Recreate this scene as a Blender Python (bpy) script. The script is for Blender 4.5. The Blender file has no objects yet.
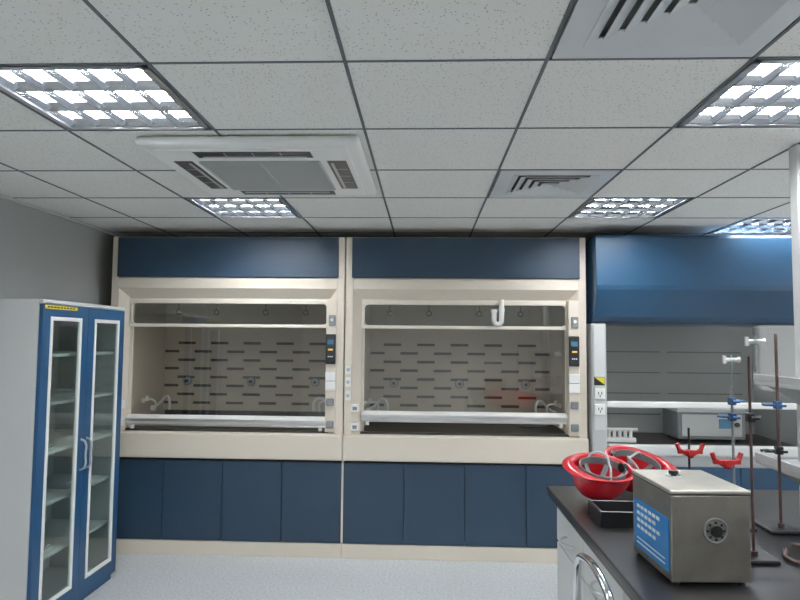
import bpy, bmesh, math, random
from mathutils import Vector, Matrix
random.seed(4)
S = bpy.context.scene
S.view_settings.view_transform = 'Standard'
S.view_settings.gamma = 1.08
S.view_settings.exposure = -0.08
try: S.view_settings.look = 'None'
except Exception: pass

# ---------------------------------------------------------------- materials
def mat(name, col, rough=0.5, metal=0.0, spec=0.5, emit=None, es=0.0, noise=None, bump=None, coat=0.0):
    m = bpy.data.materials.new(name); m.use_nodes = True
    nt = m.node_tree; b = nt.nodes['Principled BSDF']
    b.inputs['Base Color'].default_value = (*col, 1)
    b.inputs['Roughness'].default_value = rough
    b.inputs['Metallic'].default_value = metal
    b.inputs['Specular IOR Level'].default_value = spec
    b.inputs['Coat Weight'].default_value = coat
    if emit:
        b.inputs['Emission Color'].default_value = (*emit, 1)
        b.inputs['Emission Strength'].default_value = es
    if noise or bump:
        tc = nt.nodes.new('ShaderNodeTexCoord')
        n = nt.nodes.new('ShaderNodeTexNoise')
        nt.links.new(tc.outputs['Object'], n.inputs['Vector'])
    if noise:
        sc, amt = noise
        n.inputs['Scale'].default_value = sc; n.inputs['Detail'].default_value = 3
        r = nt.nodes.new('ShaderNodeValToRGB')
        r.color_ramp.elements[0].position = 0.3; r.color_ramp.elements[1].position = 0.7
        r.color_ramp.elements[0].color = (*[c*(1-amt) for c in col], 1)
        r.color_ramp.elements[1].color = (*[min(1, c*(1+amt)) for c in col], 1)
        nt.links.new(n.outputs['Fac'], r.inputs['Fac'])
        nt.links.new(r.outputs['Color'], b.inputs['Base Color'])
    if bump:
        bp = nt.nodes.new('ShaderNodeBump'); bp.inputs['Strength'].default_value = bump
        nt.links.new(n.outputs['Fac'], bp.inputs['Height'])
        nt.links.new(bp.outputs['Normal'], b.inputs['Normal'])
    return m

def glass_mat(name, tint, refl):
    m = bpy.data.materials.new(name); m.use_nodes = True
    nt = m.node_tree; nt.nodes.clear()
    o = nt.nodes.new('ShaderNodeOutputMaterial'); mx = nt.nodes.new('ShaderNodeMixShader')
    t = nt.nodes.new('ShaderNodeBsdfTransparent'); g = nt.nodes.new('ShaderNodeBsdfGlossy')
    t.inputs['Color'].default_value = (*tint, 1); g.inputs['Roughness'].default_value = 0.03
    mx.inputs['Fac'].default_value = refl
    nt.links.new(t.outputs[0], mx.inputs[1]); nt.links.new(g.outputs[0], mx.inputs[2])
    nt.links.new(mx.outputs[0], o.inputs[0]); return m

CREAM = mat('cream_steel', (0.76, 0.675, 0.565), 0.42)
FRAMEC = mat('sash_frame_cream', (0.80, 0.74, 0.64), 0.4)
CREAM_IN = mat('liner_panel', (0.66, 0.565, 0.46), 0.5)
NAVY = mat('navy_panel', (0.014, 0.037, 0.070), 0.42, noise=(3, 0.06))
BLUE3 = mat('blue_canopy', (0.009, 0.045, 0.096), 0.36)
CABBLUE = mat('cabinet_blue', (0.008, 0.062, 0.155), 0.4)
WHITE = mat('white_plastic', (0.88, 0.88, 0.85), 0.4)
OFFW = mat('powder_white', (0.62, 0.63, 0.62), 0.45)
GREYW = mat('grey_white', (0.50, 0.51, 0.51), 0.45)
BLACK = mat('black_plastic', (0.012, 0.012, 0.014), 0.35)
DARK = mat('gap_shade_dark', (0.02, 0.019, 0.018), 0.7)  # near-black colour standing for shade in gaps
DUCT = mat('duct_grey', (0.10, 0.10, 0.10), 0.7)
SLOT = mat('slot_brown', (0.045, 0.03, 0.022), 0.7)
WORKTOP = mat('ceramic_worktop', (0.03, 0.026, 0.023), 0.35)
ALU = mat('aluminium', (0.75, 0.76, 0.78), 0.28, 1.0)
CHROME = mat('chrome', (0.8, 0.81, 0.83), 0.12, 1.0)
RED = mat('red_plastic', (0.62, 0.010, 0.02), 0.3, coat=0.3)
REDP = mat('red_grip', (0.45, 0.015, 0.015), 0.4)
BLUEP = mat('blue_clamp', (0.025, 0.08, 0.20), 0.4)
GREYP = mat('grey_webbing', (0.2, 0.21, 0.22), 0.7)
YEL = mat('yellow_label', (0.75, 0.6, 0.03), 0.5)
BROWN = mat('brown_rust', (0.07, 0.035, 0.03), 0.6, noise=(30, 0.4))
LABEL = mat('label_blue', (0.02, 0.20, 0.52), 0.4)
SCREEN = mat('screen_teal', (0.05, 0.14, 0.22), 0.2, emit=(0.2, 0.5, 0.8), es=0.05)
DIGIT = mat('amber_digits', (0.7, 0.4, 0.05), 0.4, emit=(1, 0.6, 0.1), es=0.4)
TUBE = mat('fluorescent_tube', (1, 1, 1), 0.4, emit=(0.94, 0.975, 1.0), es=92)
LOUV = mat('louver_aluminium', (0.62, 0.64, 0.68), 0.16, 1.0)
PAN = mat('reflector_pan', (0.78, 0.8, 0.83), 0.5)
TBAR = mat('ceiling_t_bar', (0.10, 0.11, 0.12), 0.5)
BENCHTOP = mat('black_epoxy', (0.016, 0.015, 0.016), 0.3, noise=(200, 0.3))
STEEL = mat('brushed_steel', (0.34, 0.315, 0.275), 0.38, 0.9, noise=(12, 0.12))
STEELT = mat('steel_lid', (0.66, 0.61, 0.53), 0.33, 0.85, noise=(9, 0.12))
GLASS = glass_mat('sash_glass', (0.90, 0.905, 0.89), 0.09)
CGLASS = glass_mat('cabinet_glass', (0.80, 0.86, 0.85), 0.09)
WGLASS = glass_mat('added_window_glass', (0.95, 0.96, 0.96), 0.06)  # panes of the added windows only
LABG = glass_mat('lab_glass', (0.85, 0.9, 0.9), 0.2)
GRILLE = mat('intake_grille', (0.30, 0.29, 0.26), 0.6)
DIFF = mat('diffuser_grey', (0.62, 0.64, 0.65), 0.3)
WALL = mat('wall_paint', (0.36, 0.37, 0.36), 0.7, noise=(1.2, 0.03))
WALLW = mat('wall_bounce_white', (0.8, 0.8, 0.79), 0.7)  # unseen walls kept light to bounce more light onto the ceiling
SEATP = mat('seat_vinyl', (0.03, 0.035, 0.045), 0.5)

# ceiling tile : pin-holed mineral fibre
TILE = mat('ceiling_tile', (0.9, 0.9, 0.88), 0.85)
nt = TILE.node_tree; b = nt.nodes['Principled BSDF']
tc = nt.nodes.new('ShaderNodeTexCoord')
v = nt.nodes.new('ShaderNodeTexVoronoi'); v.inputs['Scale'].default_value = 75
v.inputs['Randomness'].default_value = 1.0
r = nt.nodes.new('ShaderNodeValToRGB')
r.color_ramp.elements[0].position = 0.11; r.color_ramp.elements[0].color = (0.36, 0.34, 0.30, 1)
r.color_ramp.elements[1].position = 0.24; r.color_ramp.elements[1].color = (0.82, 0.815, 0.775, 1)
nt.links.new(tc.outputs['Object'], v.inputs['Vector']); nt.links.new(v.outputs['Distance'], r.inputs['Fac'])
nt.links.new(r.outputs['Color'], b.inputs['Base Color'])

# floor : speckled vinyl
FLOOR = mat('vinyl_floor', (0.5, 0.55, 0.58), 0.22)
nt = FLOOR.node_tree; b = nt.nodes['Principled BSDF']
tc = nt.nodes.new('ShaderNodeTexCoord')
n = nt.nodes.new('ShaderNodeTexNoise'); n.inputs['Scale'].default_value = 60; n.inputs['Detail'].default_value = 4
r = nt.nodes.new('ShaderNodeValToRGB')
r.color_ramp.elements[0].position = 0.36; r.color_ramp.elements[0].color = (0.56, 0.59, 0.61, 1)
r.color_ramp.elements[1].position = 0.60; r.color_ramp.elements[1].color = (0.70, 0.725, 0.74, 1)
nt.links.new(tc.outputs['Object'], n.inputs['Vector']); nt.links.new(n.outputs['Fac'], r.inputs['Fac'])
nt.links.new(r.outputs['Color'], b.inputs['Base Color'])

# ---------------------------------------------------------------- builders
def link(o, parent=None):
    S.collection.objects.link(o)
    if parent: o.parent = parent
    return o
def empty(name, loc=(0, 0, 0), rz=0):
    e = bpy.data.objects.new(name, None); e.empty_display_size = 0.1
    e.location = loc; e.rotation_euler = (0, 0, rz)
    return link(e)

class MB:
    def __init__(s): s.v = []; s.f = []
    def add(s, vs, fs):
        k = len(s.v); s.v += [tuple(q) for q in vs]; s.f += [[i+k for i in f] for f in fs]
    def box(s, x0, x1, y0, y1, z0, z1):
        s.add([(x0,y0,z0),(x1,y0,z0),(x1,y1,z0),(x0,y1,z0),(x0,y0,z1),(x1,y0,z1),(x1,y1,z1),(x0,y1,z1)],
              [(0,3,2,1),(4,5,6,7),(0,1,5,4),(1,2,6,5),(2,3,7,6),(3,0,4,7)]); return s
    def cyl(s, p0, p1, r, seg=14, r1=None):
        p0 = Vector(p0); p1 = Vector(p1); d = (p1-p0).normalized()
        a = d.orthogonal().normalized(); c = d.cross(a); r1 = r if r1 is None else r1
        vs = []
        for p, rr in ((p0, r), (p1, r1)):
            for i in range(seg):
                t = 2*math.pi*i/seg; vs.append(p + a*math.cos(t)*rr + c*math.sin(t)*rr)
        fs = [(i, (i+1) % seg, seg+(i+1) % seg, seg+i) for i in range(seg)]
        fs += [tuple(range(seg-1, -1, -1)), tuple(range(seg, 2*seg))]
        s.add(vs, fs); return s
    def prism_x(s, prof, x0, x1):
        n = len(prof)
        vs = [(x0, y, z) for y, z in prof] + [(x1, y, z) for y, z in prof]
        fs = [(i, (i+1) % n, n+(i+1) % n, n+i) for i in range(n)]
        fs += [tuple(range(n-1, -1, -1)), tuple(range(n, 2*n))]
        s.add(vs, fs); return s
    def prism_y(s, prof, y0, y1):
        n = len(prof)
        vs = [(x, y0, z) for x, z in prof] + [(x, y1, z) for x, z in prof]
        fs = [(i, (i+1) % n, n+(i+1) % n, n+i) for i in range(n)]
        fs += [tuple(range(n-1, -1, -1)), tuple(range(n, 2*n))]
        s.add(vs, fs); return s
    def torus(s, c, ax, R, r, seg=24, rs=8):
        c = Vector(c); d = Vector(ax).normalized(); a = d.orthogonal().normalized(); e = d.cross(a)
        vs = []
        for i in range(seg):
            t = 2*math.pi*i/seg; u = a*math.cos(t)+e*math.sin(t)
            for j in range(rs):
                w = 2*math.pi*j/rs; vs.append(c+u*(R+r*math.cos(w))+d*r*math.sin(w))
        fs = [(i*rs+j, ((i+1) % seg)*rs+j, ((i+1) % seg)*rs+(j+1) % rs, i*rs+(j+1) % rs) for i in range(seg) for j in range(rs)]
        s.add(vs, fs); return s
    def done(s, name, m, parent=None, bevel=0.0, seg=2, smooth=False):
        me = bpy.data.meshes.new(name); me.from_pydata(s.v, [], s.f)
        bm = bmesh.new(); bm.from_mesh(me); bmesh.ops.recalc_face_normals(bm, faces=bm.faces); bm.to_mesh(me); bm.free()
        me.materials.append(m); o = bpy.data.objects.new(name, me); link(o, parent)
        if smooth:
            for p in me.polygons: p.use_smooth = True
            try: me.set_sharp_from_angle(angle=math.radians(40))
            except Exception: pass
        if bevel:
            md = o.modifiers.new('b', 'BEVEL'); md.width = bevel; md.segments = seg; md.limit_method = 'ANGLE'
        return o
def box(name, b_, m, parent=None, bevel=0.0, seg=2): return MB().box(*b_).done(name, m, parent, bevel, seg)
def tube(name, pts, r, m, parent=None, closed=False, smooth=True):
    c = bpy.data.curves.new(name, 'CURVE'); c.dimensions = '3D'; c.bevel_depth = r; c.bevel_resolution = 3
    c.resolution_u = 8; c.use_fill_caps = True
    if smooth:
        sp = c.splines.new('BEZIER'); sp.bezier_points.add(len(pts)-1)
        for q, p in zip(sp.bezier_points, pts):
            q.co = p; q.handle_left_type = q.handle_right_type = 'AUTO'
    else:
        sp = c.splines.new('POLY'); sp.points.add(len(pts)-1)
        for q, p in zip(sp.points, pts): q.co = (*p, 1)
    sp.use_cyclic_u = closed
    c.materials.append(m)
    return link(bpy.data.objects.new(name, c), parent)

# ---------------------------------------------------------------- room
XL, XR, YN, YF, ZC = -2.5, 4.2, -3.2, 5.6, 2.417
box('floor', (XL-0.1, XR+0.1, YN-0.1, YF+0.1, -0.1, 0), FLOOR)
box('wall_left', (XL-0.1, XL, YN, YF, 0, 2.7), WALL)
box('wall_back', (XL-0.1, XR+0.1, YF, YF+0.1, 0, 2.7), WALL)
box('wall_front', (XL-0.1, XR+0.1, YN-0.1, YN, 0, 2.7), WALLW)
WZ0, WZ1 = 0.95, 2.36
ywin = [(1.0, 2.9), (3.1, 5.0)]  # added windows, out of view, put in to brighten the ceiling
m_ = MB()
m_.box(XR, XR+0.1, YN, YF, 0, WZ0).box(XR, XR+0.1, YN, YF, WZ1, 2.7)
u = YN
for w0, w1 in ywin: m_.box(XR, XR+0.1, u, w0, WZ0, WZ1); u = w1
m_.box(XR, XR+0.1, u, YF, WZ0, WZ1).done('wall_right', WALLW)
def added_window(i, u0, u1, c):
    e = empty('added_window_%d' % i); f = MB(); g = MB()
    def B(m_, a, b_, z0, z1, t): m_.box(c-t, c+t, a, b_, z0, z1)
    w = 0.045; mid = (u0+u1)/2
    B(f, u0, u0+w, WZ0, WZ1, 0.03); B(f, u1-w, u1, WZ0, WZ1, 0.03); B(f, u0+w, u1-w, WZ0, WZ0+w, 0.03); B(f, u0+w, u1-w, WZ1-w, WZ1, 0.03)
    B(f, mid-w/2, mid+w/2, WZ0+w, WZ1-w, 0.028)
    f.done('frame', WHITE, e); B(g, u0+w, u1-w, WZ0+w, WZ1-w, 0.003); g.done('pane', WGLASS, e)
    ld = bpy.data.lights.new('portal', 'AREA'); ld.shape = 'RECTANGLE'; ld.size = u1-u0; ld.size_y = WZ1-WZ0
    ld.cycles.is_portal = True
    lo = bpy.data.objects.new('added_daylight_portal', ld); link(lo, e)  # samples sky light through the added window
    lo.location = (c+0.06, mid, (WZ0+WZ1)/2); lo.rotation_euler = (math.radians(90), 0, math.radians(90))
for k, (w0, w1) in enumerate(ywin): added_window(k+1, w0, w1, XR+0.05)

xs = [XL] + [round(-2.044+0.6*i, 4) for i in range(11)] + [XR]
xs = [x for x in xs if XL <= x <= XR]
ys = [YN] + [round(-2.99+0.6*i, 4) for i in range(15)] + [YF]
ys = [y for y in ys if YN <= y <= YF]
lights = [(x, y) for x in (-1.444, 0.956, 3.356) for y in (-1.79, 0.01, 1.81, 3.61)] + [(2.156, 4.21)]
lights = [l for l in lights if l[0] < 3.0 or l[1] in (0.01, 3.61)]
diffs = [(0.356, 1.21), (0.356, 3.01)]
holes = lights + diffs
ceil = empty('ceiling')
mb = MB(); tb = MB()
for i in range(len(xs)-1):
    for j in range(len(ys)-1):
        if any(abs(xs[i]-hx) < 0.02 and abs(ys[j]-hy) < 0.02 for hx, hy in holes): continue
        mb.box(xs[i], xs[i+1], ys[j], ys[j+1], ZC, ZC+0.015)
mb.done('tile_field', TILE, ceil)
for x in xs[1:-1]: tb.box(x-0.0055, x+0.0055, YN, YF, ZC-0.003, ZC+0.004)
for y in ys[1:-1]: tb.box(XL, XR, y-0.005, y+0.005, ZC-0.0025, ZC+0.004)
tb.done('t_bar_grid', TBAR, ceil)
MB().box(XL, XR, YN, YF, 2.65, 2.7).done('slab_above', GREYW, ceil)
MB().box(XL, XL+0.02, YN, YF, ZC-0.02, ZC-0.001).box(XL+0.02, XR, YF-0.02, YF, ZC-0.02, ZC-0.001).done('edge_angle', GREYW, ceil)

def grille_light(x, y):
    e = empty('ceiling_light', (x, y, ZC)); g = 0.012; L = 0.6
    MB().box(g, L-g, g, L-g, 0.060, 0.065).box(g, g+0.008, g, L-g, 0.0, 0.065).box(L-g-0.008, L-g, g, L-g, 0, 0.065)\
        .box(g, L-g, g, g+0.008, 0, 0.065).box(g, L-g, L-g-0.008, L-g, 0, 0.065).done('pan', PAN, e)
    MB().box(g, L-g, g, g+0.02, -0.004, 0.0).box(g, L-g, L-g-0.02, L-g, -0.004, 0).box(g, g+0.02, g, L-g, -0.004, 0)\
        .box(L-g-0.02, L-g, g, L-g, -0.004, 0).done('rim', ALU, e)
    t = MB()
    for k in range(3):
        yy = 0.115+0.185*k; t.cyl((0.03, yy, 0.038), (0.57, yy, 0.038), 0.016, 12)
    t.done('tubes', TUBE, e, smooth=True)
    l = MB()
    for k in (0, 1, 2, 3):   # parabolic longitudinal reflectors, narrow edge down
        yy = 0.0225+0.185*k
        yy = min(max(yy, 0.04), 0.56)
        l.prism_x([(yy-0.004, 0.0), (yy+0.004, 0.0), (yy+0.009, 0.014), (yy+0.018, 0.028), (yy-0.018, 0.028), (yy-0.009, 0.014)], 0.03, 0.57)
    for k in range(0, 6):
        xx = 0.03+0.54*k/5; xx = min(max(xx, 0.04), 0.56)
        l.prism_y([(xx-0.0035, 0.0), (xx+0.0035, 0.0), (xx+0.006, 0.010), (xx+0.010, 0.021), (xx-0.010, 0.021), (xx-0.006, 0.010)], 0.025, 0.575)
    l.done('louver', LOUV, e)
for x, y in lights: grille_light(x, y)

def diffuser(x, y):
    e = empty('air_diffuser', (x+0.3, y+0.3, ZC))
    h = 0.288; q = 0.215
    MB().box(-h, h, -h, -q, -0.004, 0.006).box(-h, h, q, h, -0.004, 0.006).box(-h, -q, -q, q, -0.004, 0.006).box(q, h, -q, q, -0.004, 0.006).done('plate', DIFF, e)
    box('duct_box', (-q-0.01, q+0.01, -q-0.01, q+0.01, 0.03, 0.05), DUCT, e)
    m_ = MB()
    for k in range(5):
        a = q - 0.043*k; b0 = max(a-0.032, 0.004)
        for s in range(4):
            c, sn = math.cos(s*math.pi/2), math.sin(s*math.pi/2)
            pts = [(-a, -a, -0.007), (a, -a, -0.007), (b0, -b0, 0.005), (-b0, -b0, 0.005)]
            pts2 = [(p[0], p[1], p[2]+0.003) for p in pts]
            P = [(px*c-py*sn, px*sn+py*c, pz) for px, py, pz in pts+pts2]
            m_.add(P, [(0,1,2,3),(7,6,5,4),(0,4,5,1),(1,5,6,2),(2,6,7,3),(3,7,4,0)])
    m_.done('vanes', DIFF, e)
for d in diffs: diffuser(*d)

# ---------------------------------------------------------------- ceiling cassette AC
ac = empty('ceiling_air_conditioner', (-0.735, 2.93, ZC))
h = 0.465
box('panel_body', (-h, h, -h, h, -0.04, -0.004), WHITE, ac, 0.022, 4)
box('raised_frame', (-0.41, 0.41, -0.41, 0.41, -0.05, -0.035), WHITE, ac, 0.012, 3)
box('intake_back', (-0.265, 0.265, -0.25, 0.25, -0.053, -0.048), GRILLE, ac)
g = MB()
for k in range(27):
    yy = -0.25+0.5*k/26; g.box(-0.265, 0.265, yy-0.003, yy+0.003, -0.058, -0.052)
for k in range(3):
    xx = -0.265+0.53*k/2; g.box(xx-0.005, xx+0.005, -0.25, 0.25, -0.059, -0.052)
g.done('intake_slats', GREYW, ac)
sl = MB(); vn = MB()
for s in range(4):
    c, sn = round(math.cos(s*math.pi/2)), round(math.sin(s*math.pi/2))
    def R(x0, x1, y0, y1, z0, z1, B):
        p = [(x0*c-y0*sn, x0*sn+y0*c), (x1*c-y1*sn, x1*sn+y1*c)]
        B.box(min(p[0][0], p[1][0]), max(p[0][0], p[1][0]), min(p[0][1], p[1][1]), max(p[0][1], p[1][1]), z0, z1)
    R(-0.25, 0.25, -0.385, -0.30, -0.0515, -0.045, sl)
    R(-0.225, 0.225, -0.325, -0.314, -0.056, -0.051, vn)
    for k in range(3): R(-0.12+0.12*k-0.002, -0.12+0.12*k+0.002, -0.375, -0.312, -0.053, -0.051, vn)
sl.done('air_slot_shade', BLACK, ac); vn.done('swing_vanes', GREYW, ac)  # flat black plates give the slots their recess shade by colour

# ---------------------------------------------------------------- fume hoods (cream / navy)
def fume_hood(x0, W, sash_z):
    e = empty('fume_hood', (x0, 4.6, 0)); D = 0.9; fl = 0.06; ch = 0.06; inn = fl+ch
    c = MB()
    c.box(0.004, fl, 0, D, 0.885, 2.345).box(W-fl, W-0.004, 0, D, 0.885, 2.345)
    c.box(fl, inn, 0.07, D, 0.885, 1.96).box(W-inn, W-fl, 0.07, D, 0.885, 1.96)
    c.box(fl, W-fl, 0.0, 0.10, 1.955, 2.035)
    c.box(fl, W-fl, 0.0, D, 2.335, 2.345)
    c.done('carcass', CREAM, e, 0.003)
    box('top_box', (fl, W-fl, 0.012, D, 2.035, 2.335), CREAM, e)
    r = MB()
    zt, zi = 1.955, 1.885
    r.add([(fl, 0, 0.885), (fl, 0, zt), (inn, 0.07, zi), (inn, 0.07, 0.885)], [(0,1,2,3)])
    r.add([(W-fl, 0, 0.885), (W-fl, 0, zt), (W-inn, 0.07, zi), (W-inn, 0.07, 0.885)], [(0,1,2,3)])
    r.add([(fl, 0, zt), (W-fl, 0, zt), (W-inn, 0.07, zi), (inn, 0.07, zi)], [(0,1,2,3)])
    r.done('chamfer_frame', CREAM, e)
    box('upper_lintel', (inn, W-inn, 0.07, 0.10, 1.86, 1.955), CREAM, e)
    box('fascia_panel', (0.05, W-0.05, -0.015, 0.015, 2.04, 2.34), NAVY, e, 0.003)
    a, b_ = inn, W-inn
    f = MB(); f.box(a, b_, 0.06, 0.085, 1.845, 1.875).box(a, b_, 0.06, 0.085, 1.665, 1.69)
    f.box(a, a+0.022, 0.06, 0.085, 1.69, 1.845).box(b_-0.022, b_, 0.06, 0.085, 1.69, 1.845)
    f.done('upper_window_frame', FRAMEC, e, 0.004)
    for sx, cx in ((1, a+0.022), (-1, b_-0.022)):   # rounded corners
        for sz, cz in ((1, 1.69), (-1, 1.845)):
            rr = 0.03; pts = [(cx, cz)]
            for k in range(7):
                t = k/6*math.pi/2; pts.append((cx+sx*(rr-rr*math.sin(t)), cz+sz*(rr-rr*math.cos(t))))
            n_ = len(pts)
            m_ = MB(); m_.add([(p[0], 0.063, p[1]) for p in pts]+[(p[0], 0.083, p[1]) for p in pts],
                [tuple(range(n_)), tuple(range(n_, 2*n_))]+[(i, (i+1) % n_, n_+(i+1) % n_, n_+i) for i in range(n_)])
            m_.done('corner_fillet', FRAMEC, e)
    box('upper_glass', (a+0.02, b_-0.02, 0.070, 0.074, 1.685, 1.85), GLASS, e)
    f = MB(); f.box(a, a+0.02, 0.09, 0.11, 0.90, 1.87).box(b_-0.02, b_, 0.09, 0.11, 0.90, 1.87)
    f.done('sash_tracks', FRAMEC, e, 0.002)
    box('sash_glass', (a+0.015, b_-0.015, 0.098, 0.103, sash_z+0.06, 1.86), GLASS, e)
    f = MB(); f.prism_x([(0.085, sash_z), (0.112, sash_z), (0.112, sash_z+0.076), (0.085, sash_z+0.076), (0.05, sash_z+0.055), (0.05, sash_z+0.03)], a+0.004, b_-0.004)
    f.done('sash_handle', WHITE, e, 0.004)
    box('handle_grip', (a+0.004, b_-0.004, 0.042, 0.051, sash_z+0.032, sash_z+0.052), ALU, e, 0.003)
    box('handle_lower', (a+0.004, b_-0.004, 0.07, 0.09, sash_z-0.004, sash_z+0.008), ALU, e, 0.003)
    MB().cyl((a+0.05, 0.065, sash_z-0.025), (a+0.05, 0.065, sash_z), 0.014).cyl((b_-0.06, 0.065, sash_z-0.025), (b_-0.06, 0.065, sash_z), 0.014).done('sash_stops', WHITE, e, 0, smooth=True)
    yb = 0.72
    box('back_baffle', (a, b_, yb, yb+0.012, 0.965, 1.93), CREAM_IN, e)
    box('baffle_gap_shade', (a, b_, yb+0.05, yb+0.06, 0.88, 1.0), DARK, e)  # dark sheet, shade of the gap below the baffle put in as colour
    MB().box(a-0.006, a, 0.10, yb+0.05, 0.90, 1.95).box(b_, b_+0.006, 0.1, yb+0.05, 0.9, 1.95).done('side_liner', CREAM_IN, e)
    MB().box(a+0.001, a+0.004, 0.12, yb, 0.90, 1.95).box(b_-0.004, b_-0.001, 0.12, yb, 0.9, 1.95).done('side_lining_sheet', CREAM_IN, e)
    box('liner_top', (a, b_, 0.1, D-0.05, 1.93, 1.95), CREAM_IN, e)
    s = MB(); cw = (b_-a)/5.4
    for row in range(8):
        z = 1.54-0.073*row
        n_ = 5 if row % 2 == 0 else 6
        for k in range(n_):
            xx = (a+b_)/2 + (k-(n_-1)/2)*cw
            x1, x2 = max(a+0.01, xx-0.075), min(b_-0.01, xx+0.075)
            s.box(x1, x2, yb-0.003, yb+0.001, z-0.011, z+0.011)
    s.done('baffle_slots', SLOT, e)
    k_ = MB(); k2 = MB(); k3 = MB()
    for t in (0.14, 0.5, 0.86):
        xx = a+(b_-a)*t
        k_.cyl((xx, yb-0.02, 1.215), (xx, yb, 1.215), 0.030, 20); k2.cyl((xx, yb-0.05, 1.215), (xx, yb-0.02, 1.215), 0.013, 12)
        k3.torus((xx, yb-0.012, 1.215), (0, 1, 0), 0.033, 0.005)
    k_.done('service_rosette', GREYW, e, smooth=True); k2.done('service_nozzle', BLACK, e, smooth=True); k3.done('rosette_ring', GREYP, e, smooth=True)
    hk = MB()
    for t in (0.12, 0.33, 0.6, 0.82):
        xx = a+(b_-a)*t; hk.torus((xx, 0.55, 1.80), (0, 1, 0), 0.02, 0.005); hk.cyl((xx, 0.55, 1.82), (xx, 0.55, 1.93), 0.004, 8)
    hk.done('hanging_rings', BROWN, e, smooth=True)
    box('worktop', (a-0.001, b_+0.001, 0.055, D-0.04, 0.865, 0.90), WORKTOP, e)
    box('cup_sink', (b_-0.30, b_-0.10, 0.40, 0.52, 0.90, 0.915), BLACK, e, 0.01)
    box('front_ledge', (0.0, W, -0.03, 0.06, 0.70, 0.885), CREAM, e, 0.012, 3)
    for sx, xx in ((1, a+0.004), (-1, b_-0.004)):
        tube('tap_spout', [(xx, 0.50, 1.0), (xx+sx*0.06, 0.50, 1.04), (xx+sx*0.13, 0.48, 1.10), (xx+sx*0.17, 0.44, 1.07), (xx+sx*0.17, 0.44, 1.00)], 0.011, WHITE, e)
        tube('tap_bar', [(xx, 0.32, 1.08), (xx+sx*0.10, 0.32, 1.08), (xx+sx*0.105, 0.32, 1.01)], 0.008, WHITE, e)
        MB().cyl((xx, 0.50, 1.0), (xx+sx*0.03, 0.50, 1.0), 0.025).cyl((xx, 0.32, 1.08), (xx+sx*0.02, 0.32, 1.08), 0.02)\
            .box(xx-0.012 + sx*0.04, xx+0.012+sx*0.04, 0.31, 0.33, 1.08, 1.12).done('tap_valves', WHITE, e, smooth=True)
    box('base_carcass', (0.004, W-0.004, 0.03, D, 0.10, 0.70), DARK, e)
    dw = (W-0.008)/4
    for k in range(4):
        box('door_%d' % (k+1), (0.006+dw*k, 0.002+dw*(k+1), 0.0, 0.022, 0.105, 0.680), NAVY, e, 0.002)
    box('plinth', (0.0, W, -0.004, D, 0.0, 0.10), CREAM, e, 0.003)
    MB().box(0.0, 0.006, -0.002, 0.03, 0.1, 0.70).box(W-0.006, W, -0.002, 0.03, 0.1, 0.7).done('edge_strips', CREAM, e)
    box('control_strip', (W-0.135, W-0.055, -0.006, 0.07, 0.90, 1.88), CREAM, e, 0.006)
    box('sash_sensor', (W-0.115, W-0.065, -0.022, -0.005, 1.68, 1.76), GREYP, e, 0.006)
    MB().cyl((W-0.09, -0.03, 1.725), (W-0.09, -0.02, 1.725), 0.012).done('sensor_knob', WHITE, e, smooth=True)
    box('airflow_monitor', (W-0.135, W-0.060, -0.028, -0.005, 1.40, 1.62), BLACK, e, 0.008, 3)
    box('monitor_screen', (W-0.12, W-0.075, -0.030, -0.027, 1.545, 1.58), SCREEN, e)
    box('monitor_digits', (W-0.115, W-0.080, -0.0315, -0.0295, 1.50, 1.512), DIGIT, e)
    mm = MB()
    for q in range(3): mm.cyl((W-0.112+0.014*q, -0.032, 1.455), (W-0.112+0.014*q, -0.027, 1.455), 0.005, 10)
    mm.done('monitor_buttons', WHITE, e)
    so = MB(); si = MB()
    for z in (1.31, 1.24):
        so.box(W-0.135, W-0.058, -0.016, -0.005, z-0.032, z+0.032)
    so.done('socket_plates', WHITE, e, 0.004)
    for z in (1.12, 0.96):
        si.box(W-0.125, W-0.068, -0.026, -0.005, z-0.026, z+0.026)
    si.done('waterproof_sockets', GREYP, e, 0.008)
    l = MB(); l2 = MB()
    for z in (1.36, 1.27, 1.17):
        l.box(0.012, 0.052, -0.012, 0.0, z-0.035, z+0.035); l2.cyl((0.032, -0.024, z), (0.032, -0.012, z), 0.013, 14)
    l.done('remote_valve_plates', WHITE, e, 0.003); l2.done('remote_valve_knobs', GREYW, e, smooth=True)
    l = MB()
    for z in (1.08, 0.945): l.box(0.055, 0.115, -0.012, 0.06, z-0.03, z+0.03)
    l.done('left_sockets', WHITE, e, 0.006)
    MB().box(0.068, 0.100, -0.015, -0.012, 1.065, 1.09).box(0.068, 0.100, -0.015, -0.012, 0.93, 0.955).done('socket_flaps', GREYP, e)
    return e
h1 = fume_hood(-2.37, 1.775, 0.925)
h2 = fume_hood(-0.593, 1.775, 0.975)
# white U-bend pipe clipped under the lintel of the right hood
pm = MB()
PX, PY, pr = 1.135, 0.036, 0.019
pm.cyl((PX+0.025, PY, 1.885), (PX+0.025, PY, 1.73), pr, 18).cyl((PX-0.03, PY, 1.80), (PX-0.03, PY, 1.73), pr, 18)
vs_ = []
for i in range(13):
    t = math.pi+math.pi*i/12; vs_.append((PX-0.0025+0.0275*math.cos(t), PY, 1.73+0.0275*math.sin(t)))
for a_, b_ in zip(vs_, vs_[1:]): pm.cyl(a_, b_, pr, 18)
pm.cyl((PX-0.03, PY, 1.79), (PX-0.03, PY, 1.812), 0.024, 18).cyl((PX+0.025, PY, 1.80), (PX+0.025, PY, 1.82), 0.024, 18)
pm.done('elbow_pipe', WHITE, h2, smooth=True)

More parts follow.
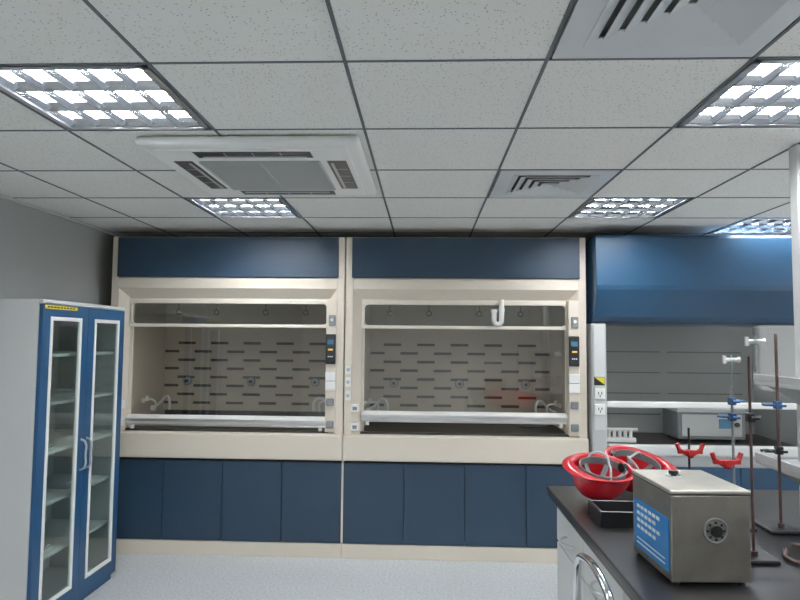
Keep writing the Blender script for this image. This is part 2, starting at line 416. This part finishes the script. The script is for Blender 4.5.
# ---------------------------------------------------------------- third hood
def third_hood():
    e = empty('fume_hood', (1.2, 4.55, 0)); W = 1.6; D = 0.9
    p = [(-0.09, 2.34), (-0.10, 2.32), (-0.11, 1.98), (-0.105, 1.95), (-0.03, 1.76), (0.0, 1.725), (0.05, 1.71), (D, 1.71), (D, 2.34)]
    MB().prism_x(p, 0.01, W-0.01).done('canopy', BLUE3, e, 0.008, 3)
    c = MB(); c.box(0.0, 0.105, -0.01, D, 0.0, 1.712).box(W-0.105, W, -0.01, D, 0, 1.712).done('side_columns', GREYW, e, 0.012, 3)
    box('side_face', (0.012, 0.09, -0.016, -0.009, 0.95, 1.70), OFFW, e, 0.004)
    box('worktop', (0.105, W-0.105, 0.02, D, 0.80, 0.84), WORKTOP, e)
    box('front_rail', (0.105, W-0.105, -0.03, 0.03, 0.78, 0.855), OFFW, e, 0.015, 3)
    box('back_baffle', (0.105, W-0.105, 0.70, 0.72, 0.84, 1.71), GREYW, e)
    s = MB()
    for row in range(4):
        z = 1.50-0.17*row
        for k in range(2): s.box(0.14+0.66*k, 0.74+0.66*k, 0.695, 0.702, z-0.005, z+0.005)
    s.done('baffle_slots', GREYP, e)
    box('sash_glass', (0.105, W-0.105, 0.05, 0.055, 1.14, 1.72), GLASS, e)
    box('sash_handle', (0.107, W-0.107, 0.02, 0.058, 1.11, 1.155), WHITE, e, 0.012, 3)
    box('base_cabinet', (0.105, W-0.105, 0.02, D, 0.0, 0.785), GREYW, e)
    for k in range(3):
        dw = (W-0.21)/3; box('door_%d' % (k+1), (0.108+dw*k, 0.102+dw*(k+1), 0.0, 0.02, 0.1, 0.70), BLUE3, e, 0.003)
    box('sticker', (0.012, 0.088, -0.0185, -0.0155, 1.27, 1.33), BLACK, e)
    t = MB(); t.add([(0.015, -0.0195, 1.328), (0.086, -0.0195, 1.328), (0.086, -0.0195, 1.275)], [(0, 1, 2)]); t.done('sticker_yellow', YEL, e)
    so = MB(); ho = MB()
    for z in (1.21, 1.10):
        so.box(0.014, 0.086, -0.03, -0.015, z-0.038, z+0.038)
        ho.box(0.036, 0.042, -0.032, -0.029, z-0.004, z+0.014).box(0.058, 0.064, -0.032, -0.029, z-0.004, z+0.014).box(0.047, 0.053, -0.032, -0.029, z-0.022, z-0.006)
    so.done('socket_plates', WHITE, e, 0.004); ho.done('socket_holes', BLACK, e)
    return e
h3 = third_hood()
ins = empty('bench_instrument', (1.90, 4.80, 0.842), 0.0)
box('body', (0.0, 0.50, 0, 0.30, 0.015, 0.235), GREYP, ins, 0.01, 3)
box('top_cover', (-0.004, 0.504, -0.004, 0.304, 0.215, 0.245), GREYW, ins, 0.006)
box('front_panel', (0.03, 0.47, -0.006, 0.001, 0.04, 0.20), GREYW, ins, 0.003)
box('display', (0.30, 0.40, -0.009, -0.005, 0.10, 0.17), SCREEN, ins)
MB().cyl((0.43, -0.022, 0.13), (0.43, -0.005, 0.13), 0.018).done('knob', BLACK, ins, smooth=True)
MB().cyl((0.04, 0.04, 0), (0.04, 0.04, 0.016), 0.015).cyl((0.46, 0.04, 0), (0.46, 0.04, 0.016), 0.015).cyl((0.04, 0.26, 0), (0.04, 0.26, 0.016), 0.015).cyl((0.46, 0.26, 0), (0.46, 0.26, 0.016), 0.015).done('feet', BLACK, ins)
vp = empty('pipe_manifold', (1.34, 4.70, 0.842))
MB().box(0, 0.22, 0, 0.07, 0, 0.035).done('base', WHITE, vp, 0.006)
vm = MB()
for k in range(5): vm.cyl((0.03+0.04*k, 0.035, 0.035), (0.03+0.04*k, 0.035, 0.085), 0.012, 12)
vm.cyl((0.0, 0.035, 0.092), (0.24, 0.035, 0.092), 0.012).done('valves', WHITE, vp, smooth=True)

# ---------------------------------------------------------------- glass-door cabinet
cb = empty('glass_door_cabinet', (-2.48, 3.23, 0)); CW, CD, CH = 0.91, 0.45, 1.785
c = MB()
c.box(0, CD-0.022, 0, 0.02, 0.0, CH).box(0, CD-0.022, CW-0.02, CW, 0, CH).box(0, 0.015, 0.02, CW-0.02, 0, CH)
c.box(0.015, CD-0.022, 0.02, CW-0.02, CH-0.03, CH).box(0.015, CD-0.022, 0.02, CW-0.02, 0.04, 0.07)
c.done('carcass', OFFW, cb, 0.004)
box('top_lip', (CD-0.024, CD+0.002, 0.0, CW, CH-0.022, CH), OFFW, cb, 0.003)
box('kick_plate', (CD-0.05, CD-0.022, 0.02, CW-0.02, 0, 0.04), CABBLUE, cb)
sh = MB()
for z in (0.36, 0.65, 0.93, 1.20, 1.47): sh.box(0.016, CD-0.05, 0.021, CW-0.021, z, z+0.018)
sh.done('shelves', WHITE, cb, 0.002)
for i, (y0, y1) in enumerate(((0.004, CW/2-0.002), (CW/2+0.002, CW-0.004))):
    z0, z1 = 0.045, CH-0.026; st = 0.07
    d = MB(); d.box(CD-0.02, CD, y0, y0+st, z0, z1).box(CD-0.02, CD, y1-st, y1, z0, z1)
    d.box(CD-0.02, CD, y0+st, y1-st, z0, z0+0.09).box(CD-0.02, CD, y0+st, y1-st, z1-0.065, z1).done('door_%d_frame' % (i+1), CABBLUE, cb)
    a0, a1, b0, b1 = y0+st, y1-st, z0+0.09, z1-0.065; w = 0.022
    d = MB(); d.box(CD-0.012, CD+0.005, a0, a0+w, b0, b1).box(CD-0.012, CD+0.005, a1-w, a1, b0, b1)
    d.box(CD-0.012, CD+0.005, a0+w, a1-w, b0, b0+w).box(CD-0.012, CD+0.005, a0+w, a1-w, b1-w, b1).done('door_%d_gasket' % (i+1), WHITE, cb, 0.003)
    box('door_%d_glass' % (i+1), (CD-0.008, CD-0.004, a0+w*0.5, a1-w*0.5, b0+w*0.5, b1-w*0.5), CGLASS, cb)
    hy = CW/2-0.03 if i == 0 else CW/2+0.03
    tube('handle_%d' % (i+1), [(CD-0.001, hy, 0.80), (CD+0.025, hy, 0.815), (CD+0.03, hy, 0.89), (CD+0.025, hy, 0.965), (CD-0.001, hy, 0.98)], 0.0065, ALU, cb)
box('name_label', (CD, CD+0.002, 0.02, 0.33, CH-0.05, CH-0.030), YEL, cb)
t = MB()
for k in range(9): t.box(CD+0.002, CD+0.003, 0.04+0.03*k, 0.06+0.03*k, CH-0.044, CH-0.036)
t.done('label_print', BLACK, cb)
pb = MB()
for z, y0, wd in ((0.949, 0.12, 0.22), (0.669, 0.5, 0.26), (0.379, 0.15, 0.2), (1.219, 0.55, 0.22)):
    for k in range(3): pb.box(0.09+0.01*k, 0.34-0.01*k, y0+0.005*k, y0+wd-0.008*k, z+0.012*k, z+0.011+0.012*k)
pb.done('folded_papers', GREYW, cb, 0.003)

# ---------------------------------------------------------------- bench
BT = 0.88
bn = empty('lab_bench', (0.60, 1.0, 0)); BW, BL = 1.5, 2.12
box('worktop', (0, BW, 0, BL, BT-0.03, BT), BENCHTOP, bn, 0.006, 3)
MB().box(0.004, BW-0.004, 0.004, BL-0.004, BT-0.045, BT-0.03).done('worktop_underlip', BENCHTOP, bn)
box('body', (0.05, BW-0.05, 0.04, BL-0.05, 0.10, BT-0.045), OFFW, bn)
box('plinth', (0.09, BW-0.09, 0.08, BL-0.09, 0.0, 0.10), BLACK, bn)
for k in range(4):
    w = (BL-0.12)/4
    box('door_%d' % (k+1), (0.032, 0.05, 0.045+w*k+0.003, 0.045+w*(k+1)-0.003, 0.11, 0.64), OFFW, bn, 0.003)
    box('drawer_%d' % (k+1), (0.032, 0.05, 0.045+w*k+0.003, 0.045+w*(k+1)-0.003, 0.65, 0.825), OFFW, bn, 0.003)
    tube('pull_%d' % (k+1), [(0.032, 0.2+w*k, 0.72), (0.01, 0.21+w*k, 0.72), (0.01, 0.33+w*k, 0.72), (0.032, 0.34+w*k, 0.72)], 0.005, ALU, bn)
sk = empty('bench_sink', (0.67, 2.44, BT))
s = MB(); s.box(0, 0.32, 0, 0.012, 0, 0.06).box(0, 0.32, 0.168, 0.18, 0, 0.06).box(0, 0.012, 0.012, 0.168, 0, 0.06).box(0.308, 0.32, 0.012, 0.168, 0, 0.06)
s.box(0.012, 0.308, 0.012, 0.168, 0, 0.006).done('basin', BLACK, sk, 0.006, 3)
MB().torus((0.15, 0.085, 0.008), (0, 0, 1), 0.02, 0.004).done('drain', ALU, sk, smooth=True)

rs = empty('reagent_shelf', (1.535, 2.6, BT))
p = MB(); p.box(0, 0.06, 0, 0.06, 0, ZC-BT-0.008).box(0, 0.06, -1.45, -1.39, 0, ZC-BT-0.008).done('uprights', OFFW, rs, 0.006)
for i, z in enumerate((0.205, 0.53)):
    box('shelf_%d' % (i+1), (-0.155, 0.215, -1.50, 0.09, z, z+0.018), OFFW, rs, 0.004)
    MB().box(-0.155, -0.148, -1.5, 0.09, z+0.018, z+0.045).box(0.208, 0.215, -1.5, 0.09, z+0.018, z+0.045).done('shelf_%d_lip' % (i+1), OFFW, rs, 0.001)
    b0 = MB()
    for yy in (0.02, -1.43):
        b0.add([(-0.13, yy, z), (0.0, yy, z), (0.0, yy, z-0.08), (-0.13, yy+0.02, z), (0.0, yy+0.02, z), (0.0, yy+0.02, z-0.08)],
               [(0,1,2),(3,5,4),(0,3,4,1),(1,4,5,2),(2,5,3,0)])
    b0.done('brackets_%d' % (i+1), GREYW, rs)

# ---------------------------------------------------------------- stainless water bath
wb = empty('water_bath', (0.718, 1.875, BT), math.radians(3)); w, d, hh = 0.232, 0.29, 0.275
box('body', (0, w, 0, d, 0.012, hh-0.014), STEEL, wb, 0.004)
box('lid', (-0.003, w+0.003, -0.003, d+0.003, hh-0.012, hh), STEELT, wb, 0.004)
MB().box(-0.001, w+0.001, -0.001, d+0.001, hh-0.015, hh-0.011).done('lid_gap', BLACK, wb)
MB().cyl((0.095, 0.19, hh), (0.095, 0.19, hh+0.008), 0.009).cyl((0.095, 0.19, hh+0.008), (0.095, 0.19, hh+0.018), 0.015, 18).done('lid_knob', BLACK, wb, smooth=True)
MB().torus((0.095, 0.19, hh+0.001), (0, 0, 1), 0.022, 0.003).done('knob_washer', ALU, wb, smooth=True)
vx, vz = 0.128, 0.160
MB().torus((vx, -0.003, vz), (0, 1, 0), 0.034, 0.004, 28).done('vent_ring', GREYP, wb, smooth=True)
MB().cyl((vx, -0.004, vz), (vx, 0.001, vz), 0.032, 28).done('vent_disc', STEEL, wb)
MB().cyl((vx, -0.012, vz), (vx, -0.003, vz), 0.017, 20).done('vent_hub', BLACK, wb)
m_ = MB()
for k in range(8):
    t = k*math.pi/4; m_.cyl((vx+0.024*math.cos(t), -0.006, vz+0.024*math.sin(t)), (vx+0.024*math.cos(t), -0.003, vz+0.024*math.sin(t)), 0.004, 8)
m_.done('vent_holes', BLACK, wb)
box('side_label', (-0.002, 0.0005, 0.015, d-0.02, 0.035, 0.19), LABEL, wb)
m_ = MB()
for k in range(4):
    z = 0.170-0.022*k
    for j in range(6-(k % 2)): m_.box(-0.003, -0.0015, 0.225-0.03*j, 0.247-0.03*j, z-0.005, z+0.005)
m_.box(-0.003, -0.0015, 0.04, 0.25, 0.05, 0.054).box(-0.003, -0.0015, 0.04, 0.25, 0.065, 0.068)
m_.done('label_print', WHITE, wb)
m_ = MB()
for xx in (0.02, w-0.02):
    for yy in (0.02, d-0.02): m_.cyl((xx, yy, 0), (xx, yy, 0.013), 0.011, 12)
m_.done('feet', BLACK, wb)

# ---------------------------------------------------------------- hard hats (upside down, opening towards the aisle)
def hard_hat(cen, yaw, tilt_axis_ang, tilt):
    e = empty('hard_hat')
    R = Matrix.Rotation(tilt, 4, Vector((math.cos(tilt_axis_ang), math.sin(tilt_axis_ang), 0))) @ Matrix.Rotation(yaw, 4, 'Z')
    e.matrix_world = Matrix.Translation(cen) @ R @ Matrix.Translation((0, 0, -0.13))
    A, B, H = 0.108, 0.132, 0.145
    vs = []; fs = []; nu, nv = 48, 12
    for j in range(nv+1):
        t = j/nv*math.pi/2
        for i in range(nu):
            u = 2*math.pi*i/nu
            rr = math.sin(t)**0.8 if j else 0.001
            rid = 0.02*max(0, math.cos(u*2))**8*math.sin(2*t)
            x = A*rr*math.cos(u)*(1+rid); y = B*rr*math.sin(u)*(1+rid)
            vs.append((x, y, H*(1-max(0, math.cos(t))**0.9)))
    for i in range(nu):
        u = 2*math.pi*i/nu; pk = max(0, math.sin(u))**3
        k = 0.014+0.045*pk
        vs.append(((A+k)*math.cos(u), (B+k)*math.sin(u), H+0.002-0.006*pk))
    for j in range(nv+1):
        for i in range(nu):
            a_ = j*nu+i; b_ = j*nu+(i+1) % nu; fs.append((a_, b_, b_+nu, a_+nu))
    m_ = MB(); m_.add(vs, fs); o = m_.done('shell', RED, e)
    for p in o.data.polygons: p.use_smooth = True
    md = o.modifiers.new('s', 'SOLIDIFY'); md.thickness = 0.004; md.offset = 0
    n_ = 40; vs = []; fs = []
    for i in range(n_):
        u = 2*math.pi*i/n_
        for z in (H-0.03, H+0.003): vs.append((0.088*math.cos(u), 0.108*math.sin(u), z))
    for i in range(n_): fs.append((2*i, 2*((i+1) % n_), 2*((i+1) % n_)+1, 2*i+1))
    ring = MB(); ring.add(vs, fs); o = ring.done('headband', GREYP, e); md = o.modifiers.new('s', 'SOLIDIFY'); md.thickness = 0.004
    for k in range(3):
        u = k*math.pi/3+0.3; cx, cy = math.cos(u), math.sin(u)
        pts = []
        for q in range(13):
            w_ = -1+2*q/12; pts.append((0.098*w_*cx, 0.12*w_*cy, H-0.01-0.075*(1-w_*w_)))
        px_, py_ = -cy*0.011, cx*0.011; vs = []; fs = []
        for p in pts: vs += [(p[0]-px_, p[1]-py_, p[2]), (p[0]+px_, p[1]+py_, p[2])]
        for q in range(12): fs.append((2*q, 2*q+1, 2*q+3, 2*q+2))
        st = MB(); st.add(vs, fs); o = st.done('cradle_strap_%d' % (k+1), GREYW if k == 1 else GREYP, e); md = o.modifiers.new('s', 'SOLIDIFY'); md.thickness = 0.002
    MB().cyl((0, -0.118, H-0.005), (0, -0.095, H-0.005), 0.02, 18).done('ratchet_knob', BLACK, e)
    tube('chin_strap', [(0.09, 0.02, H-0.01), (0.09, 0.0, H+0.02), (0.05, -0.04, H+0.03), (0.0, -0.03, H+0.01), (-0.05, 0.0, H+0.02), (-0.092, 0.02, H-0.01)], 0.005, GREYW, e)
    return e
hard_hat((0.785, 2.82, BT+0.138), math.radians(110), math.radians(25), math.radians(20))
hard_hat((0.985, 2.98, BT+0.138), math.radians(250), math.radians(20), math.radians(22))

# ---------------------------------------------------------------- retort stands
def clamp(e, z, ang, m, L=0.10, f=1.0):
    c, s = math.cos(ang), math.sin(ang)
    MB().box(-0.013, 0.013, -0.012, 0.012, z-0.015, z+0.015).done('boss_head', m, e, 0.004)
    k = MB(); k.cyl((0, 0, z), (c*L, s*L, z), 0.005*f)
    for q in (-1, 1):
        a_ = (c*L, s*L, z); b_ = (c*(L+0.02)-s*0.016*q, s*(L+0.02)+c*0.016*q, z); d_ = (c*(L+0.05)-s*0.009*q, s*(L+0.05)+c*0.009*q, z)
        k.cyl(a_, b_, 0.005*f); k.cyl(b_, d_, 0.005*f)
    k.cyl((0, -0.03, z), (0, -0.012, z), 0.004); k.cyl((-0.012, -0.034, z), (0.012, -0.034, z), 0.005)
    k.done('clamp_jaws', m, e, smooth=True)
def red_clip(e, x, z):
    k = MB()
    for q in (-1, 1):
        pts = [(x+q*0.055, -0.01, z+0.025), (x+q*0.045, -0.01, z-0.002), (x+q*0.02, -0.01, z-0.016), (x-q*0.01, -0.01, z-0.03)]
        for a_, b_ in zip(pts, pts[1:]): k.cyl(a_, b_, 0.009, 12)
    k.cyl((x, -0.03, z-0.015), (x, 0.012, z-0.015), 0.014, 16)
    k.box(x-0.05, x+0.05, -0.018, -0.002, z-0.018, z-0.004)
    k.done('spring_clip', REDP, e, smooth=True)
def stopcock(e, x, y, z):
    MB().cyl((x, y, z-0.10), (x, y, z+0.02), 0.004).cyl((x, y, z-0.012), (x, y, z+0.012), 0.011).done('glass_stem', LABG, e, smooth=True)
    MB().cyl((x-0.024, y, z), (x+0.024, y, z), 0.007).cyl((x+0.024, y, z), (x+0.03, y, z), 0.011).box(x-0.032, x-0.022, y-0.005, y+0.005, z-0.015, z+0.015).done('stopcock', WHITE, e, smooth=True)
def stand(x, y, H, rodm, basem, rr=0.005):
    e = empty('retort_stand', (x, y, BT))
    box('base', (-0.06, 0.06, -0.05, 0.10, 0, 0.014), basem, e, 0.005)
    MB().cyl((0, 0, 0.012), (0, 0, H), rr, 14).cyl((0, 0, 0.012), (0, 0, 0.03), 0.012).done('rod', rodm, e, smooth=True)
    return e
e = stand(1.185, 2.47, 0.53, GREYP, BLACK); clamp(e, 0.42, 2.6, BLUEP, 0.0); clamp(e, 0.48, 0.4, BLUEP, 0.0); stopcock(e, -0.012, -0.03, 0.64)
red_clip(e, -0.03, 0.26)
e = stand(1.13, 2.74, 0.34, BLACK, BLACK); red_clip(e, 0.0, 0.25)
e = stand(1.075, 2.12, 0.66, BROWN, BLACK, 0.0045); clamp(e, 0.46, 0.7, BLACK, 0.0); stopcock(e, 0.012, -0.02, 0.71)
e = stand(1.34, 2.44, 0.74, BROWN, BLACK, 0.0055); clamp(e, 0.47, 2.9, BLUEP, 0.0); clamp(e, 0.30, 3.4, BLACK, 0.02)
hz = empty('rubber_hose', (1.16, 2.2, BT))
tube('hose_run', [(0.06, 0.0, 0.010), (0.02, -0.10, 0.010), (0.09, -0.16, 0.010), (0.16, -0.08, 0.010), (0.12, 0.06, 0.010)], 0.007, BROWN, hz)

# ---------------------------------------------------------------- tubular chair by the bench
ch = empty('tubular_chair', (0.50, 1.70, 0))
tube('back_frame', [(0, 0, 0.012), (0, 0, 0.80), (0, 0.03, 0.885), (0, 0.08, 0.91), (0, 0.32, 0.91), (0, 0.37, 0.885), (0, 0.40, 0.80), (0, 0.40, 0.012)], 0.0125, CHROME, ch)
box('back_pad', (-0.014, 0.010, 0.015, 0.385, 0.56, 0.72), SEATP, ch, 0.008, 3)
tube('front_legs', [(-0.38, 0.0, 0.012), (-0.38, 0.0, 0.43), (-0.38, 0.03, 0.445), (-0.38, 0.37, 0.445), (-0.38, 0.40, 0.43), (-0.38, 0.40, 0.012)], 0.0125, CHROME, ch, smooth=False)
MB().cyl((0, 0, 0.445), (-0.38, 0, 0.445), 0.011).cyl((0, 0.4, 0.445), (-0.38, 0.4, 0.445), 0.011).cyl((0, 0.4, 0.2), (-0.38, 0.4, 0.2), 0.009).cyl((0, 0.0, 0.2), (-0.38, 0.0, 0.2), 0.009).done('side_rails', CHROME, ch, smooth=True)
box('seat', (-0.40, -0.015, 0.01, 0.39, 0.455, 0.49), SEATP, ch, 0.015, 3)
MB().cyl((0, 0, 0), (0, 0, 0.02), 0.017).cyl((0, 0.4, 0), (0, 0.4, 0.02), 0.017).cyl((-0.38, 0, 0), (-0.38, 0, 0.02), 0.017).cyl((-0.38, 0.4, 0), (-0.38, 0.4, 0.02), 0.017).done('feet', BLACK, ch)

# ---------------------------------------------------------------- camera
cam = bpy.data.cameras.new('camera'); co = bpy.data.objects.new('camera', cam); link(co)
cam.sensor_width = 36; cam.lens = 28.03; cam.clip_start = 0.05
Rm = Matrix.Rotation(math.radians(2.3), 4, 'Z') @ Matrix.Rotation(math.radians(93.6), 4, 'X') @ Matrix.Rotation(math.radians(0.5), 4, 'Z')
co.matrix_world = Matrix.Translation((0, 0, 1.587)) @ Rm
S.camera = co
w = bpy.data.worlds.new('world'); S.world = w; w.use_nodes = True
w.node_tree.nodes['Background'].inputs[0].default_value = (0.97, 0.985, 1.0, 1)
w.node_tree.nodes['Background'].inputs[1].default_value = 3.0
